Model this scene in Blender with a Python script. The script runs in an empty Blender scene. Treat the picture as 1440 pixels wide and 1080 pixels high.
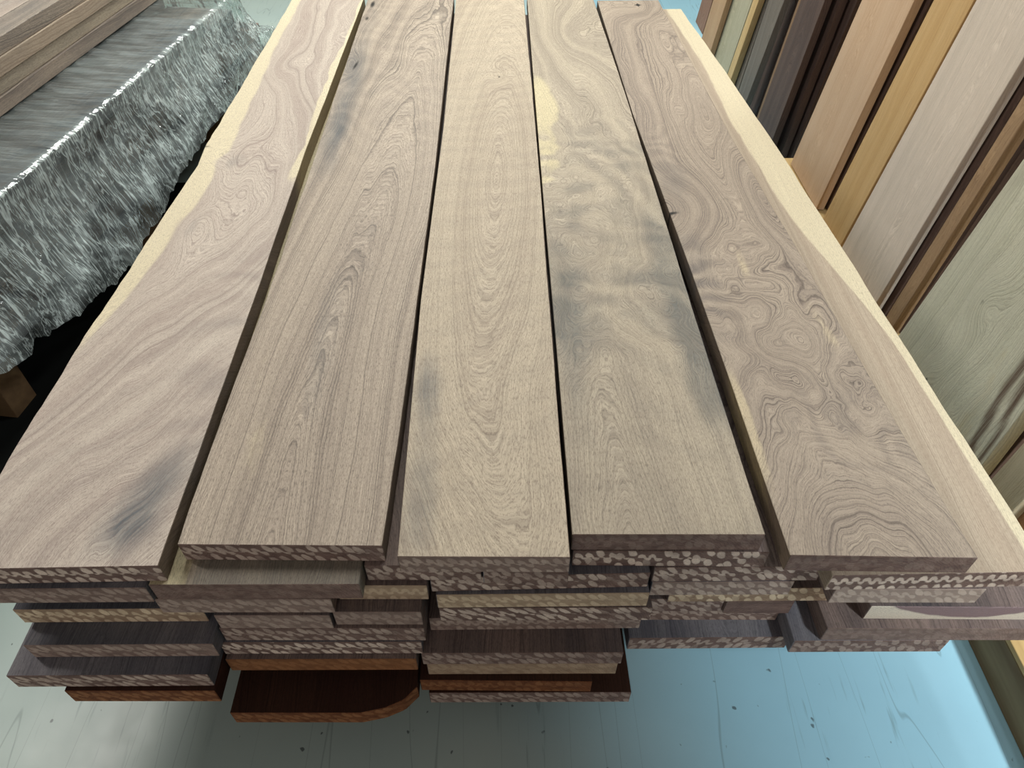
import bpy, bmesh, math, random
import numpy as np
from mathutils import Vector, Matrix

S = bpy.context.scene
C = S.collection
R = math.radians
random.seed(7)

# ------------------------------------------------------------------ camera
F = 1040.0
PITCH = math.atan(1064.0 / F)           # below the horizon
YAW = R(1.155)                          # to the right of the stack's length
TOP = 0.60                              # height of the stack
CAMZ = TOP + 1.11
cam = bpy.data.objects.new('camera', bpy.data.cameras.new('camera'))
C.objects.link(cam)
S.camera = cam
cam.data.sensor_fit = 'HORIZONTAL'
cam.data.sensor_width = 36.0
cam.data.lens = F / 1440.0 * 36.0
cam.data.clip_start = 0.05
cam.location = (0, 0, CAMZ)
cam.rotation_euler = (math.pi / 2 - PITCH, 0, -YAW)

# ------------------------------------------------------------------ light
S.view_settings.view_transform = 'Standard'
S.view_settings.look = 'None'
S.view_settings.gamma = 1.0
S.view_settings.use_curve_mapping = False
S.view_settings.exposure = 0.0
w = bpy.data.worlds.new('world'); S.world = w
w.use_nodes = True
w.node_tree.nodes['Background'].inputs[0].default_value = (0.97, 0.96, 0.92, 1)
w.node_tree.nodes['Background'].inputs[1].default_value = 0.13


def area(name, loc, target, sx, sy, power, col):
    l = bpy.data.lights.new(name, 'AREA')
    l.shape = 'RECTANGLE'; l.size = sx; l.size_y = sy
    l.energy = power; l.color = col
    o = bpy.data.objects.new(name, l); C.objects.link(o)
    o.location = loc
    d = Vector(target) - Vector(loc)
    o.rotation_euler = d.to_track_quat('-Z', 'Y').to_euler()
    return o


area('tube_light_far', (-0.3, 5.0, 3.5), (-0.1, 2.0, 0.5), 2.4, 0.35, 190, (0.96, 1.0, 0.94))
area('tube_light_left', (-2.7, 1.9, 3.3), (-0.6, 1.2, 0.3), 0.25, 1.3, 46, (1.0, 0.96, 0.90))
area('tube_light_right', (1.7, 2.6, 3.4), (1.0, 1.5, 0.2), 0.15, 1.3, 50, (0.92, 0.97, 1.0))
area('tube_light_right_outer', (3.0, 1.6, 3.4), (0.9, 1.0, 0.2), 0.15, 1.2, 40, (0.86, 0.95, 1.0))
narrow_beam = area('narrow_beam_light_behind', (2.0, -1.1, 3.2), (1.62, 0.8, 0.0), 0.25, 0.7, 17, (0.86, 0.96, 1.0))  # beam narrowed in place of the viewer's shadow; the fitting is made up
narrow_beam.data.spread = R(44)
area('fill_light_behind', (-0.6, -2.8, 1.3), (0, 1.0, 0.4), 2.4, 1.6, 26, (1.0, 0.93, 0.88))  # added fill to brighten the board ends


# ------------------------------------------------------------------ projection helpers (photo pixel -> point of the place)
def ray(u, v):
    x, y, z = (u - 720) / F, -(v - 540) / F, -1.0
    # camera pitch about x
    a = math.pi / 2 - PITCH
    y, z = y * math.cos(a) - z * math.sin(a), y * math.sin(a) + z * math.cos(a)
    x, y = x * math.cos(YAW) + y * math.sin(YAW), -x * math.sin(YAW) + y * math.cos(YAW)
    return x, y, z


def at(u, v, z):
    d = ray(u, v)
    s = (z - CAMZ) / d[2]
    return d[0] * s, d[1] * s


def at_plane(u, v, px, lean):
    """point where the pixel meets the plane x = px + lean*z"""
    d = ray(u, v)
    # s*dx = px + lean*(CAMZ + s*dz)
    s = (px + lean * CAMZ) / (d[0] - lean * d[2])
    return Vector((d[0] * s, d[1] * s, CAMZ + d[2] * s))


# ------------------------------------------------------------------ numpy noise
_rng = np.random.RandomState(11)
_perm = _rng.rand(256, 256)


def vnoise(x, y, seed=0):
    x = np.asarray(x, float) + seed * 17.31; y = np.asarray(y, float) + seed * 9.77
    xi = np.floor(x).astype(int); yi = np.floor(y).astype(int)
    fx = x - xi; fy = y - yi
    fx = fx ** 3 * (fx * (fx * 6 - 15) + 10); fy = fy ** 3 * (fy * (fy * 6 - 15) + 10)
    g = lambda a, b: _perm[a % 256, b % 256]
    a = g(xi, yi) * (1 - fx) + g(xi + 1, yi) * fx
    b = g(xi, yi + 1) * (1 - fx) + g(xi + 1, yi + 1) * fx
    return (a * (1 - fy) + b * fy) * 2 - 1


def fbm(x, y, seed=0, oct=3):
    r = 0; a = 1.0; f = 1.0
    for i in range(oct):
        r = r + a * vnoise(x * f, y * f, seed + i * 3); a *= 0.5; f *= 2.03
    return r


# ------------------------------------------------------------------ node helper
class NT:
    def __init__(self, name):
        self.m = bpy.data.materials.new(name); self.m.use_nodes = True
        self.t = self.m.node_tree; self.t.nodes.clear()
        self.out = self.t.nodes.new('ShaderNodeOutputMaterial')

    def put(self, sock, v):
        if isinstance(v, bpy.types.NodeSocket): self.t.links.new(v, sock)
        elif v is not None:
            if hasattr(sock.default_value, '__len__') and not hasattr(v, '__len__'): v = (v,) * len(sock.default_value)
            if hasattr(sock.default_value, '__len__') and len(sock.default_value) == 4 and len(v) == 3: v = tuple(v) + (1,)
            sock.default_value = v

    def n(self, typ, ins=None, **props):
        nd = self.t.nodes.new('ShaderNode' + typ)
        for k, v in props.items(): setattr(nd, k, v)
        for k, v in (ins or {}).items(): self.put(nd.inputs[k], v)
        return nd

    def math(self, op, a, b=None, c=None, clamp=False):
        nd = self.n('Math', operation=op, use_clamp=clamp)
        self.put(nd.inputs[0], a)
        if b is not None: self.put(nd.inputs[1], b)
        if c is not None: self.put(nd.inputs[2], c)
        return nd.outputs[0]

    def attr(self, name): return self.n('Attribute', attribute_name=name).outputs['Fac']

    def mix(self, f, a, b, blend='MIX'):
        nd = self.n('Mix', data_type='RGBA', blend_type=blend, clamp_factor=True)
        self.put(nd.inputs[0], f); self.put(nd.inputs[6], a); self.put(nd.inputs[7], b)
        return nd.outputs[2]

    def ramp(self, f, stops, interp='LINEAR'):
        nd = self.n('ValToRGB'); nd.color_ramp.interpolation = interp
        e = nd.color_ramp.elements
        while len(e) < len(stops): e.new(0.5)
        for i, (p, c) in enumerate(stops):
            e[i].position = p
            e[i].color = tuple(c) + (1,) if hasattr(c, '__len__') else (c, c, c, 1)
        self.put(nd.inputs[0], f)
        return nd.outputs[0]

    def rng(self, v, a, b, c=0.0, d=1.0, smooth=False):
        nd = self.n('MapRange', {0: v, 1: a, 2: b, 3: c, 4: d}, interpolation_type='SMOOTHSTEP' if smooth else 'LINEAR')
        return nd.outputs[0]

    def noise(self, vec, scale, detail=2, rough=0.5, dist=0.0, dim='3D', w=None):
        nd = self.n('TexNoise', noise_dimensions=dim)
        if dim == '1D': self.put(nd.inputs['W'], w)
        else: self.put(nd.inputs['Vector'], vec)
        nd.inputs['Scale'].default_value = scale; nd.inputs['Detail'].default_value = detail
        nd.inputs['Roughness'].default_value = rough; nd.inputs['Distortion'].default_value = dist
        return nd.outputs[0]

    def scale(self, vec, s):
        return self.n('Mapping', {0: vec, 3: s}).outputs[0]

    def bsdf(self, col, rough, spec=0.3, height=None, bs=0.3, bd=0.001, **kw):
        nd = self.n('BsdfPrincipled', {'Base Color': col, 'Roughness': rough, 'Specular IOR Level': spec})
        for k, v in kw.items(): self.put(nd.inputs[k.replace('_', ' ')], v)
        if height is not None:
            b = self.n('Bump', {'Strength': bs, 'Distance': bd, 'Height': height})
            self.t.links.new(b.outputs[0], nd.inputs['Normal'])
        self.t.links.new(nd.outputs[0], self.out.inputs[0])
        return nd


def lin(r, g, b):
    f = lambda c: (c / 255) / 12.92 if c <= 10 else (((c / 255) + 0.055) / 1.055) ** 2.4
    return (f(r), f(g), f(b))


def wood(name, light, mid, dark, sap, smoke=(0.10, 0.11, 0.12), line=0.55, pore=0.35, ringw=1.0, fig=1.0, rough=0.62):
    """Long-grain face. Rings follow the 'grain' field of the board; 'tone' is sap (+) or mineral stain (-)."""
    N = NT(name)
    P = N.n('TexCoord').outputs['Object']
    G = N.attr('grain'); T = N.attr('tone'); FG = N.attr('figure')
    wob = N.noise(N.scale(P, (26, 9, 26)), 1.0, 3, 0.55)
    G1 = N.math('ADD', G, N.math('MULTIPLY', wob, 1.1))
    irr = N.noise(None, 0.42, 2, 0.6, dim='1D', w=G1)
    ph = N.math('MULTIPLY', N.math('ADD', G1, N.math('MULTIPLY', irr, 2.4)), ringw)
    fr = N.math('FRACT', ph)
    ring = N.ramp(fr, [(0.0, 0.55), (0.05, 0.18), (0.30, 0.05), (0.74, 0.30), (0.93, 0.9), (1.0, 0.60)])
    amp = N.noise(None, 0.23, 2, 0.6, dim='1D', w=N.math('ADD', G1, 31.0))
    amp = N.rng(amp, 0.32, 0.66, 0.25, 1.15)
    band = N.noise(None, 0.13, 3, 0.6, dim='1D', w=G1)
    band = N.rng(band, 0.34, 0.66, 0.0, 1.0, True)
    # streaks that run with the rings
    cv = N.n('CombineXYZ', {0: N.math('MULTIPLY', G1, 2.3), 1: N.n('SeparateXYZ', {0: P}).outputs[1], 2: 0.0}).outputs[0]
    st = N.noise(N.scale(cv, (1, 5, 1)), 1.0, 4, 0.7)
    st = N.rng(st, 0.33, 0.67)
    col = N.mix(N.math('MULTIPLY', band, 0.7), light, mid)
    cf = N.n('CombineXYZ', {0: N.math('MULTIPLY', G1, 9.0), 1: N.math('MULTIPLY', N.n('SeparateXYZ', {0: P}).outputs[1], 14.0), 2: 3.0}).outputs[0]
    sf = N.noise(cf, 1.0, 3, 0.7)
    col = N.mix(N.math('MULTIPLY', st, 0.42), col, mid)
    col = N.mix(N.rng(sf, 0.42, 0.68, 0, 0.34), col, dark)
    col = N.mix(N.rng(sf, 0.50, 0.34, 0, 0.30), col, tuple(min(1.0, c * 1.12) for c in light))
    patch = N.rng(N.noise(N.scale(P, (9, 2.5, 9)), 1.0, 3, 0.55), 0.35, 0.7)
    col = N.mix(N.math('MULTIPLY', patch, 0.35), col, N.mix(0.5, mid, light))
    sapc = N.mix(N.math('ADD', N.math('MULTIPLY', ring, 0.30), N.math('MULTIPLY', st, 0.18), clamp=True), sap, mid)
    Tn = N.math('ADD', T, N.math('MULTIPLY', N.math('SUBTRACT', wob, 0.5), 0.5))
    lw = N.math('MULTIPLY', N.math('MULTIPLY', ring, amp), line)
    col = N.mix(lw, col, dark)
    col = N.mix(N.rng(Tn, 0.30, 0.62, 0, 0.92, True), col, sapc)
    smk = N.math('MULTIPLY', N.rng(Tn, -0.15, -1.0), N.rng(st, 0.0, 0.9, 0.55, 1.0))
    col = N.mix(smk, col, smoke)
    # curl: bands of lighter and darker wood lying across the grain
    fg = N.math('MULTIPLY', FG, fig)
    col = N.mix(N.math('MAXIMUM', fg, 0.0), col, light)
    col = N.mix(N.math('MAXIMUM', N.math('MULTIPLY', fg, -1.0), 0.0), col, N.mix(0.45, smoke, mid))
    # open pores: short dark ticks along the grain
    pv = N.n('CombineXYZ', {0: N.math('MULTIPLY', G1, 7.0), 1: N.math('MULTIPLY', N.n('SeparateXYZ', {0: P}).outputs[1], 75.0), 2: 0.0}).outputs[0]
    pn = N.noise(pv, 1.0, 2, 0.6)
    fine = N.noise(N.scale(P, (520, 170, 300)), 1.0, 2, 0.6)
    pr = N.rng(N.math('ADD', N.math('MULTIPLY', pn, 0.6), N.math('MULTIPLY', fine, 0.4)), 0.485, 0.62, 0, 1)
    col = N.mix(N.math('MULTIPLY', pr, pore), col, dark)
    # knot hearts and cracks
    K = N.attr('knot')
    col = N.mix(N.rng(K, 0.35, 0.8), col, (0.018, 0.014, 0.011))
    hh = N.math('ADD', N.math('MULTIPLY', pr, -0.6), N.math('ADD', N.math('MULTIPLY', ring, -0.35), N.math('MULTIPLY', fine, 0.5)))
    N.bsdf(col, rough, 0.25, hh, 0.5, 0.0009)
    return N.m


def end_wood(name, light, mid, dark):
    """Sawn board end: rows of scalloped chips. endk = contrast, ends = slant, endr = raggedness."""
    N = NT(name)
    P = N.n('TexCoord').outputs['Object']
    sp = N.n('SeparateXYZ', {0: P})
    K = N.attr('endk'); SL = N.attr('ends'); RG = N.attr('endr')
    wv = N.noise(P, 55, 2, 0.5)
    x = N.math('ADD', sp.outputs[0], N.math('MULTIPLY', N.math('MULTIPLY', sp.outputs[2], SL), 0.62))
    x = N.math('ADD', x, N.math('MULTIPLY', wv, 0.005))
    z = N.math('ADD', sp.outputs[2], N.math('MULTIPLY', N.noise(P, 38, 2, 0.5), 0.006))
    row = N.math('FLOOR', N.math('DIVIDE', z, 0.031))
    xo = N.math('ADD', x, N.math('MULTIPLY', row, 0.0100))
    cv = N.n('CombineXYZ', {0: N.math('DIVIDE', xo, 0.0200), 1: N.math('DIVIDE', z, 0.031), 2: 0}).outputs[0]
    vo = N.n('TexVoronoi', {'Vector': cv, 'Scale': 1.0, 'Randomness': RG}, voronoi_dimensions='2D')
    jit = N.noise(P, 130, 3, 0.6)
    dd = N.math('ADD', vo.outputs['Distance'], N.math('MULTIPLY', N.math('SUBTRACT', jit, 0.5), 0.22))
    blob = N.rng(dd, 0.44, 0.30, 0, 1, True)
    cellv = N.rng(N.n('SeparateColor', {0: vo.outputs['Color']}).outputs[0], 0.0, 0.35, 0.35, 1.0)
    big = N.rng(N.noise(N.scale(P, (14, 14, 20)), 1.0, 2, 0.5), 0.36, 0.6, 0.45, 1.0)
    blob = N.math('MULTIPLY', N.math('MULTIPLY', blob, cellv), N.math('MULTIPLY', K, big))
    # growth rings seen end-on
    rc = N.n('CombineXYZ', {0: N.math('SUBTRACT', sp.outputs[0], 0.14), 1: N.math('ADD', sp.outputs[2], 0.11), 2: 0}).outputs[0]
    ln = N.n('VectorMath', {0: rc}, operation='LENGTH').outputs['Value']
    rg = N.math('FRACT', N.math('ADD', N.math('MULTIPLY', ln, 170), N.math('MULTIPLY', wv, 3.0)))
    rg = N.ramp(rg, [(0, 0.0), (0.7, 0.35), (0.95, 1.0), (1, 0.2)])
    gr = N.noise(P, 420, 3, 0.7)
    col = N.mix(N.rng(N.noise(N.scale(P, (22, 22, 60)), 1.0, 3, 0.6), 0.35, 0.65), mid, N.mix(0.5, mid, dark))
    col = N.mix(N.math('MULTIPLY', rg, 0.5), col, dark)
    col = N.mix(blob, col, light)
    col = N.mix(N.rng(gr, 0.45, 0.8, 0, 0.45), col, dark)
    T = N.attr('endt')
    col = N.mix(N.math('MAXIMUM', T, 0.0), col, light)
    h = N.math('ADD', N.math('MULTIPLY', gr, 0.4), N.math('MULTIPLY', blob, 0.7))
    N.bsdf(col, 0.75, 0.15, h, 0.6, 0.0015)
    return N.m


def arch_end():
    """End with creamy sapwood outside a sagging arch of mauve heartwood."""
    N = NT('walnut_arched_end')
    P = N.n('TexCoord').outputs['Object']
    sp = N.n('SeparateXYZ', {0: P})
    wv = N.noise(P, 22, 2, 0.5)
    rc = N.n('CombineXYZ', {0: N.math('SUBTRACT', sp.outputs[0], 0.19), 1: N.math('SUBTRACT', sp.outputs[2], 0.30), 2: 0}).outputs[0]
    ln = N.math('ADD', N.n('VectorMath', {0: rc}, operation='LENGTH').outputs['Value'], N.math('MULTIPLY', wv, 0.012))
    rg = N.ramp(N.math('FRACT', N.math('MULTIPLY', ln, 200)), [(0, 0.1), (0.7, 0.3), (0.95, 1.0), (1, 0.2)])
    heart = N.mix(N.math('MULTIPLY', rg, 0.6), lin(150, 128, 128), lin(84, 66, 70))
    sap = N.mix(N.math('MULTIPLY', rg, 0.35), lin(226, 214, 196), lin(150, 128, 110))
    col = N.mix(N.rng(ln, 0.294, 0.299), heart, sap)
    gr = N.noise(P, 420, 3, 0.7)
    col = N.mix(N.rng(gr, 0.45, 0.8, 0, 0.35), col, lin(84, 66, 62))
    N.bsdf(col, 0.75, 0.15, gr, 0.5, 0.001)
    return N.m


# ------------------------------------------------------------------ tags
def tag(o, label=None, cat=None, group=None, kind=None):
    if label: o['label'] = label
    if cat: o['category'] = cat
    if group: o['group'] = group
    if kind: o['kind'] = kind
    return o


def setf(me, name, arr):
    a = me.attributes.new(name, 'FLOAT', 'POINT')
    a.data.foreach_set('value', np.ascontiguousarray(arr, dtype=np.float32))


def link(name, me, parent=None):
    o = bpy.data.objects.new(name, me); C.objects.link(o)
    if parent: o.parent = parent
    return o


def board(name, xl, xr, yf, yb, ztop, t, mats, fields=None, du=0.02, dv=0.05, endp=(0.8, 0.6, 0.4, 0.0),
          bevel=0.0012, crown=0.0, angle_end=0.0, rough_end=0.0):
    """A sawn board. xl(y), xr(y): its edges; yf(s): front end line; yb: back end; one closed mesh."""
    wid = float(xr(np.array(1.0)) - xl(np.array(1.0)))
    nu = max(3, int(round(wid / du))); nv = max(4, int(round((yb - yf(0.5)) / dv)))
    s = np.linspace(0, 1, nu + 1)
    q = np.linspace(0, 1, nv + 1)
    Y = np.zeros((nv + 1, nu + 1)); X = np.zeros_like(Y)
    yfs = np.array([yf(a) for a in s])
    for j in range(nv + 1):
        yy = yfs * (1 - q[j]) + yb * q[j]
        Y[j] = yy
        a = xl(yy); b = xr(yy)
        X[j] = a * (1 - s) + b * s
    ox, oy, oz = float(X[0, 0]), float(Y[0, 0]), ztop - t
    Z = np.full_like(Y, ztop)
    top = np.stack([X - ox, Y - oy, Z - oz], -1).reshape(-1, 3)
    idx = np.arange((nv + 1) * (nu + 1)).reshape(nv + 1, nu + 1)
    loop = list(idx[0, :]) + list(idx[1:, -1]) + list(idx[-1, -2::-1]) + list(idx[-2:0:-1, 0])
    bot = top[loop].copy(); bot[:, 2] = 0
    if angle_end:
        bot[:nu + 1, 1] += angle_end
    verts = np.concatenate([top, bot])
    nb = len(top); L = len(loop)
    A = idx[:-1, :-1].ravel(); B = idx[:-1, 1:].ravel(); D = idx[1:, :-1].ravel(); E = idx[1:, 1:].ravel()
    faces = [tuple(f) for f in np.stack([A, B, E, D], -1).tolist()]
    fm = [0] * len(faces)
    for i in range(L):
        j = (i + 1) % L
        faces.append((loop[i], nb + i, nb + j, loop[j]))
        fm.append(1 if i < nu or (nu + nv) <= i < (2 * nu + nv) else (2 if len(mats) > 2 else 0))
    faces.append(tuple(nb + i for i in range(L - 1, -1, -1))); fm.append(0)
    me = bpy.data.meshes.new(name)
    me.from_pydata(verts.tolist(), [], faces)
    me.polygons.foreach_set('material_index', fm)
    for m in mats: me.materials.append(m)
    WX = verts[:, 0] + ox; WY = verts[:, 1] + oy; dz = t - verts[:, 2]
    if fields is None: fields = plain_fields(random.randint(0, 500), float(X.mean()))
    G, T, FG, K = fields(WX, WY)
    setf(me, 'grain', G + dz * 90); setf(me, 'tone', T + 0 * WX); setf(me, 'figure', np.where(dz > 0.001, 0, FG + 0 * WX)); setf(me, 'knot', K + 0 * WX)
    for k, v in zip(('endk', 'ends', 'endr', 'endt'), endp): setf(me, k, np.full(len(verts), v))
    o = link(name, me); o.location = (ox, oy, oz)
    if bevel:
        bv = o.modifiers.new('bevel', 'BEVEL'); bv.width = bevel; bv.segments = 1; bv.limit_method = 'ANGLE'; bv.angle_limit = R(50)
    return o


def plain_fields(seed, xc=None, sap=None, d0=0.03):
    rs = random.Random(seed)
    off = rs.uniform(-0.1, 0.1); sl = rs.uniform(-0.05, 0.05)

    def f(X, Y):
        c = (xc if xc is not None else 0) + off + 0.03 * vnoise(Y * 0.8, Y * 0, seed)
        d = d0 + sl * (Y - 1.2) + 0.02 * vnoise(Y * 1.3, Y * 0, seed + 5)
        G = 150 * np.sqrt((X - c) ** 2 + d ** 2) + 2.2 * fbm(X * 9, Y * 1.7, seed) + seed % 40
        return G, -0.35 + 0.35 * fbm(X * 6, Y * 1.2, seed + 9), 0 * X, 0 * X
    return f


# ------------------------------------------------------------------ materials
M_top = [
    wood('walnut_pinkish', lin(212, 198, 182), lin(176, 158, 146), lin(112, 94, 90), lin(226, 212, 178), line=0.50, ringw=1.9, pore=0.45),
    wood('walnut_striped', lin(208, 190, 170), lin(154, 138, 124), lin(78, 68, 62), lin(222, 204, 168), line=0.72, ringw=1.6, pore=0.5),
    wood('walnut_tan', lin(208, 192, 168), lin(178, 160, 140), lin(106, 90, 78), lin(214, 200, 170), line=0.42, ringw=1.3, pore=0.5),
    wood('walnut_smoky', lin(206, 190, 166), lin(160, 146, 130), lin(96, 84, 74), lin(220, 204, 164), smoke=lin(110, 108, 102), line=0.5, ringw=1.4, pore=0.5),
    wood('walnut_figured', lin(190, 172, 152), lin(152, 136, 122), lin(78, 66, 62), lin(212, 192, 158), smoke=lin(90, 88, 90), line=0.78, ringw=1.15, pore=0.4),
    wood('walnut_sap_edge', lin(200, 182, 160), lin(174, 154, 134), lin(112, 92, 78), lin(226, 212, 180), line=0.5, ringw=1.3),
]
M_walnut = wood('walnut_board', lin(164, 142, 132), lin(124, 106, 100), lin(52, 42, 40), lin(206, 180, 134), smoke=lin(70, 72, 80), line=0.6)
M_walnut_grey = wood('walnut_grey_board', lin(152, 148, 150), lin(112, 108, 116), lin(60, 58, 64), lin(200, 180, 140), smoke=lin(62, 66, 76), line=0.5)
M_walnut_shaded = wood('walnut_shaded_board', lin(84, 54, 40), lin(58, 36, 26), lin(28, 16, 12), lin(170, 120, 70), smoke=lin(60, 30, 22), line=0.6)  # deep shade low in the stack put into the colour, dark and reddish
M_edge = wood('walnut_edge', lin(122, 104, 88), lin(92, 78, 64), lin(48, 40, 34), lin(150, 132, 96), line=0.5)
M_end = end_wood('walnut_end', lin(224, 204, 188), lin(136, 112, 103), lin(74, 58, 54))
M_end_warm = end_wood('walnut_warm_end', lin(224, 202, 172), lin(166, 138, 114), lin(92, 70, 56))
M_end_shaded = end_wood('walnut_shaded_end', lin(176, 126, 86), lin(128, 80, 50), lin(62, 34, 22))  # end colour warmed and darkened for the shade at the stack bottom
M_end_arch = arch_end()

# ------------------------------------------------------------------ floor
def floor_material():
    N = NT('painted_concrete')
    P = N.n('TexCoord').outputs['Object']
    sp = N.n('SeparateXYZ', {0: P})
    xw = N.math('ADD', sp.outputs[0], N.math('MULTIPLY', N.noise(P, 1.2, 2), 0.3))
    blue = N.rng(xw, 0.05, 0.75, 0, 1, True)
    col = N.mix(blue, lin(186, 200, 192), lin(164, 208, 224))
    ms = N.rng(N.noise(P, 2.3, 4, 0.6), 0.35, 0.7)
    col = N.mix(N.math('MULTIPLY', ms, 0.14), col, lin(120, 150, 170))
    # scuffs, chips, scratches
    ch = N.rng(N.noise(N.scale(P, (30, 24, 1)), 1.0, 2, 0.5), 0.715, 0.735)
    col = N.mix(N.math('MULTIPLY', ch, 0.75), col, lin(60, 66, 70))
    sc = N.n('Mapping', {0: P, 2: (0, 0, R(28)), 3: (60, 4, 1)}).outputs[0]
    scr = N.math('MULTIPLY', N.rng(N.noise(sc, 1.0, 3, 0.6), 0.60, 0.72), N.rng(N.noise(P, 2.6, 2), 0.50, 0.62))
    col = N.mix(N.math('MULTIPLY', scr, 0.5), col, lin(90, 112, 116))
    sc2 = N.n('Mapping', {0: P, 1: (3, 1, 0), 2: (0, 0, R(-35)), 3: (9, 0.6, 1)}).outputs[0]
    fl = N.math('ABSOLUTE', N.math('SUBTRACT', N.noise(sc2, 1.0, 1), 0.5))
    col = N.mix(N.rng(fl, 0.0035, 0.0008, 0, 0.30), col, lin(70, 84, 88))
    rough = N.rng(N.noise(P, 6, 3), 0.3, 0.7, 0.30, 0.46)
    N.bsdf(col, rough, 0.5, N.noise(P, 60, 3), 0.08, 0.002)
    return N.m


def box_bm(bm, x0, x1, y0, y1, z0, z1):
    vs = [bm.verts.new((x, y, z)) for z in (z0, z1) for y in (y0, y1) for x in (x0, x1)]
    for f in ((0, 2, 3, 1), (4, 5, 7, 6), (0, 1, 5, 4), (2, 6, 7, 3), (0, 4, 6, 2), (1, 3, 7, 5)):
        bm.faces.new([vs[i] for i in f])


def box_obj(name, x0, x1, y0, y1, z0, z1, mat, parent=None, bevel=0.0):
    bm = bmesh.new(); box_bm(bm, x0, x1, y0, y1, z0, z1)
    me = bpy.data.meshes.new(name); bm.to_mesh(me); bm.free()
    me.materials.append(mat)
    o = link(name, me, parent)
    if bevel:
        b = o.modifiers.new('bevel', 'BEVEL'); b.width = bevel; b.segments = 2
    return o


M_floor = floor_material()
tag(box_obj('floor', -6, 5, -3, 9, -0.1, 0, M_floor), kind='structure')
N = NT('dark_wall')
N.bsdf(N.mix(N.noise(N.n('TexCoord').outputs['Object'], 3, 3), lin(70, 62, 54), lin(50, 44, 40)), 0.9)
M_wall = N.m
tag(box_obj('wall_right', 2.05, 2.2, -3, 9, 0, 3.8, M_wall), kind='structure')

# ------------------------------------------------------------------ the five boards on top
def edge(pts, z=TOP):
    """edge of a board through photo points, as x(y), with a little saw wander"""
    w = sorted(((at(u, v, z)[1], at(u, v, z)[0]) for u, v in pts))
    ys = np.array([a for a, b in w]); xs = np.array([b for a, b in w])
    # extend at both ends along the last segment
    def ext(i, j, y): return xs[i] + (xs[j] - xs[i]) / (ys[j] - ys[i]) * (y - ys[i])
    ys2 = np.concatenate([[0.0], ys, [6.0]]); xs2 = np.concatenate([[ext(0, 1, 0.0)], xs, [ext(-2, -1, 6.0)]])
    return lambda y: np.interp(y, ys2, xs2)


def wander(fn, amp, freq, seed):
    return lambda y: fn(y) + amp * fbm(np.asarray(y, float) * freq, 0.0 * np.asarray(y, float), seed)


def frontline(uL, vL, uR, vR, z=TOP):
    a = at(uL, vL, z)[1]; b = at(uR, vR, z)[1]
    return lambda s: a * (1 - s) + b * s


def W(u, v): return at(u, v, TOP)


def gauss(X, Y, u, v, sx, sy=None, rot=0.0):
    x, y = W(u, v); sy = sy or sx
    dx = X - x; dy = Y - y
    c, s_ = math.cos(rot), math.sin(rot)
    a = dx * c + dy * s_; b = -dx * s_ + dy * c
    return np.exp(-(a / sx) ** 2 - (b / sy) ** 2)


def sm(v, a, b):
    t = np.clip((v - a) / (b - a), 0, 1); return t * t * (3 - 2 * t)


def f_board1(X, Y):
    # diagonal sweep near the viewer, swirls round two knots farther back
    k = 0.52 * sm(Y, 0.55, 1.75) - 0.10 * sm(Y, 2.0, 3.0)
    wv = 0.018 * np.sin(Y * 9 + X * 5) * sm(Y, 0.6, 1.0)
    G = 125 * (X - k + wv) + 4.5 * fbm(X * 6, Y * 2.2, 3)
    G += 9 * gauss(X, Y, 300, 215, 0.10, 0.13) - 12 * gauss(X, Y, 395, 262, 0.11, 0.22) + 8 * gauss(X, Y, 395, 95, 0.07, 0.14)
    G += 7 * gauss(X, Y, 262, 318, 0.07, 0.10) + 5 * gauss(X, Y, 430, 30, 0.1, 0.3)
    x0, _ = W(0, 665)
    le = edge([(0, 665), (100, 500), (175, 390), (278, 232), (345, 112), (410, 0)])(Y)
    re = edge([(222, 796), (365, 400), (517, 0)])(Y)
    ww = sm(Y, 1.2, 1.9) * (1 - 0.75 * sm(Y, 2.2, 2.9)) + 0.25 * fbm(Y * 3, 0 * Y, 44)
    T = 1.0 - sm(X - le, 0.010 + 0.03 * ww, 0.045 + 0.05 * ww)
    T = 0.85 * T * sm(Y, 0.9, 1.5)
    T = np.maximum(T, (1 - sm(re - X + 0.012 * fbm(Y * 4, 0 * Y, 46), 0.015, 0.045)) * sm(Y, 1.75, 2.1))
    T = T - 0.9 * gauss(X, Y, 215, 690, 0.045, 0.12, -0.35) - 0.55 * gauss(X, Y, 318, 228, 0.06, 0.05) - 0.4 * gauss(X, Y, 265, 315, 0.05, 0.06)
    T = T - 0.55 * gauss(X, Y, 185, 745, 0.05, 0.05)
    curl = np.sin(30 * (Y - 0.55 * X) + 4 * fbm(X * 4, Y * 5, 21))
    FG = 0.34 * curl * gauss(X, Y, 330, 470, 0.10, 0.30) + 0.12 * np.sin(60 * (Y - X) + 5 * fbm(X * 5, Y * 5, 31)) * (1 - sm(Y, 0.9, 1.6))
    K = 0.7 * gauss(X, Y, 290, 206, 0.02, 0.008)
    return G, T, FG, K


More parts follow.
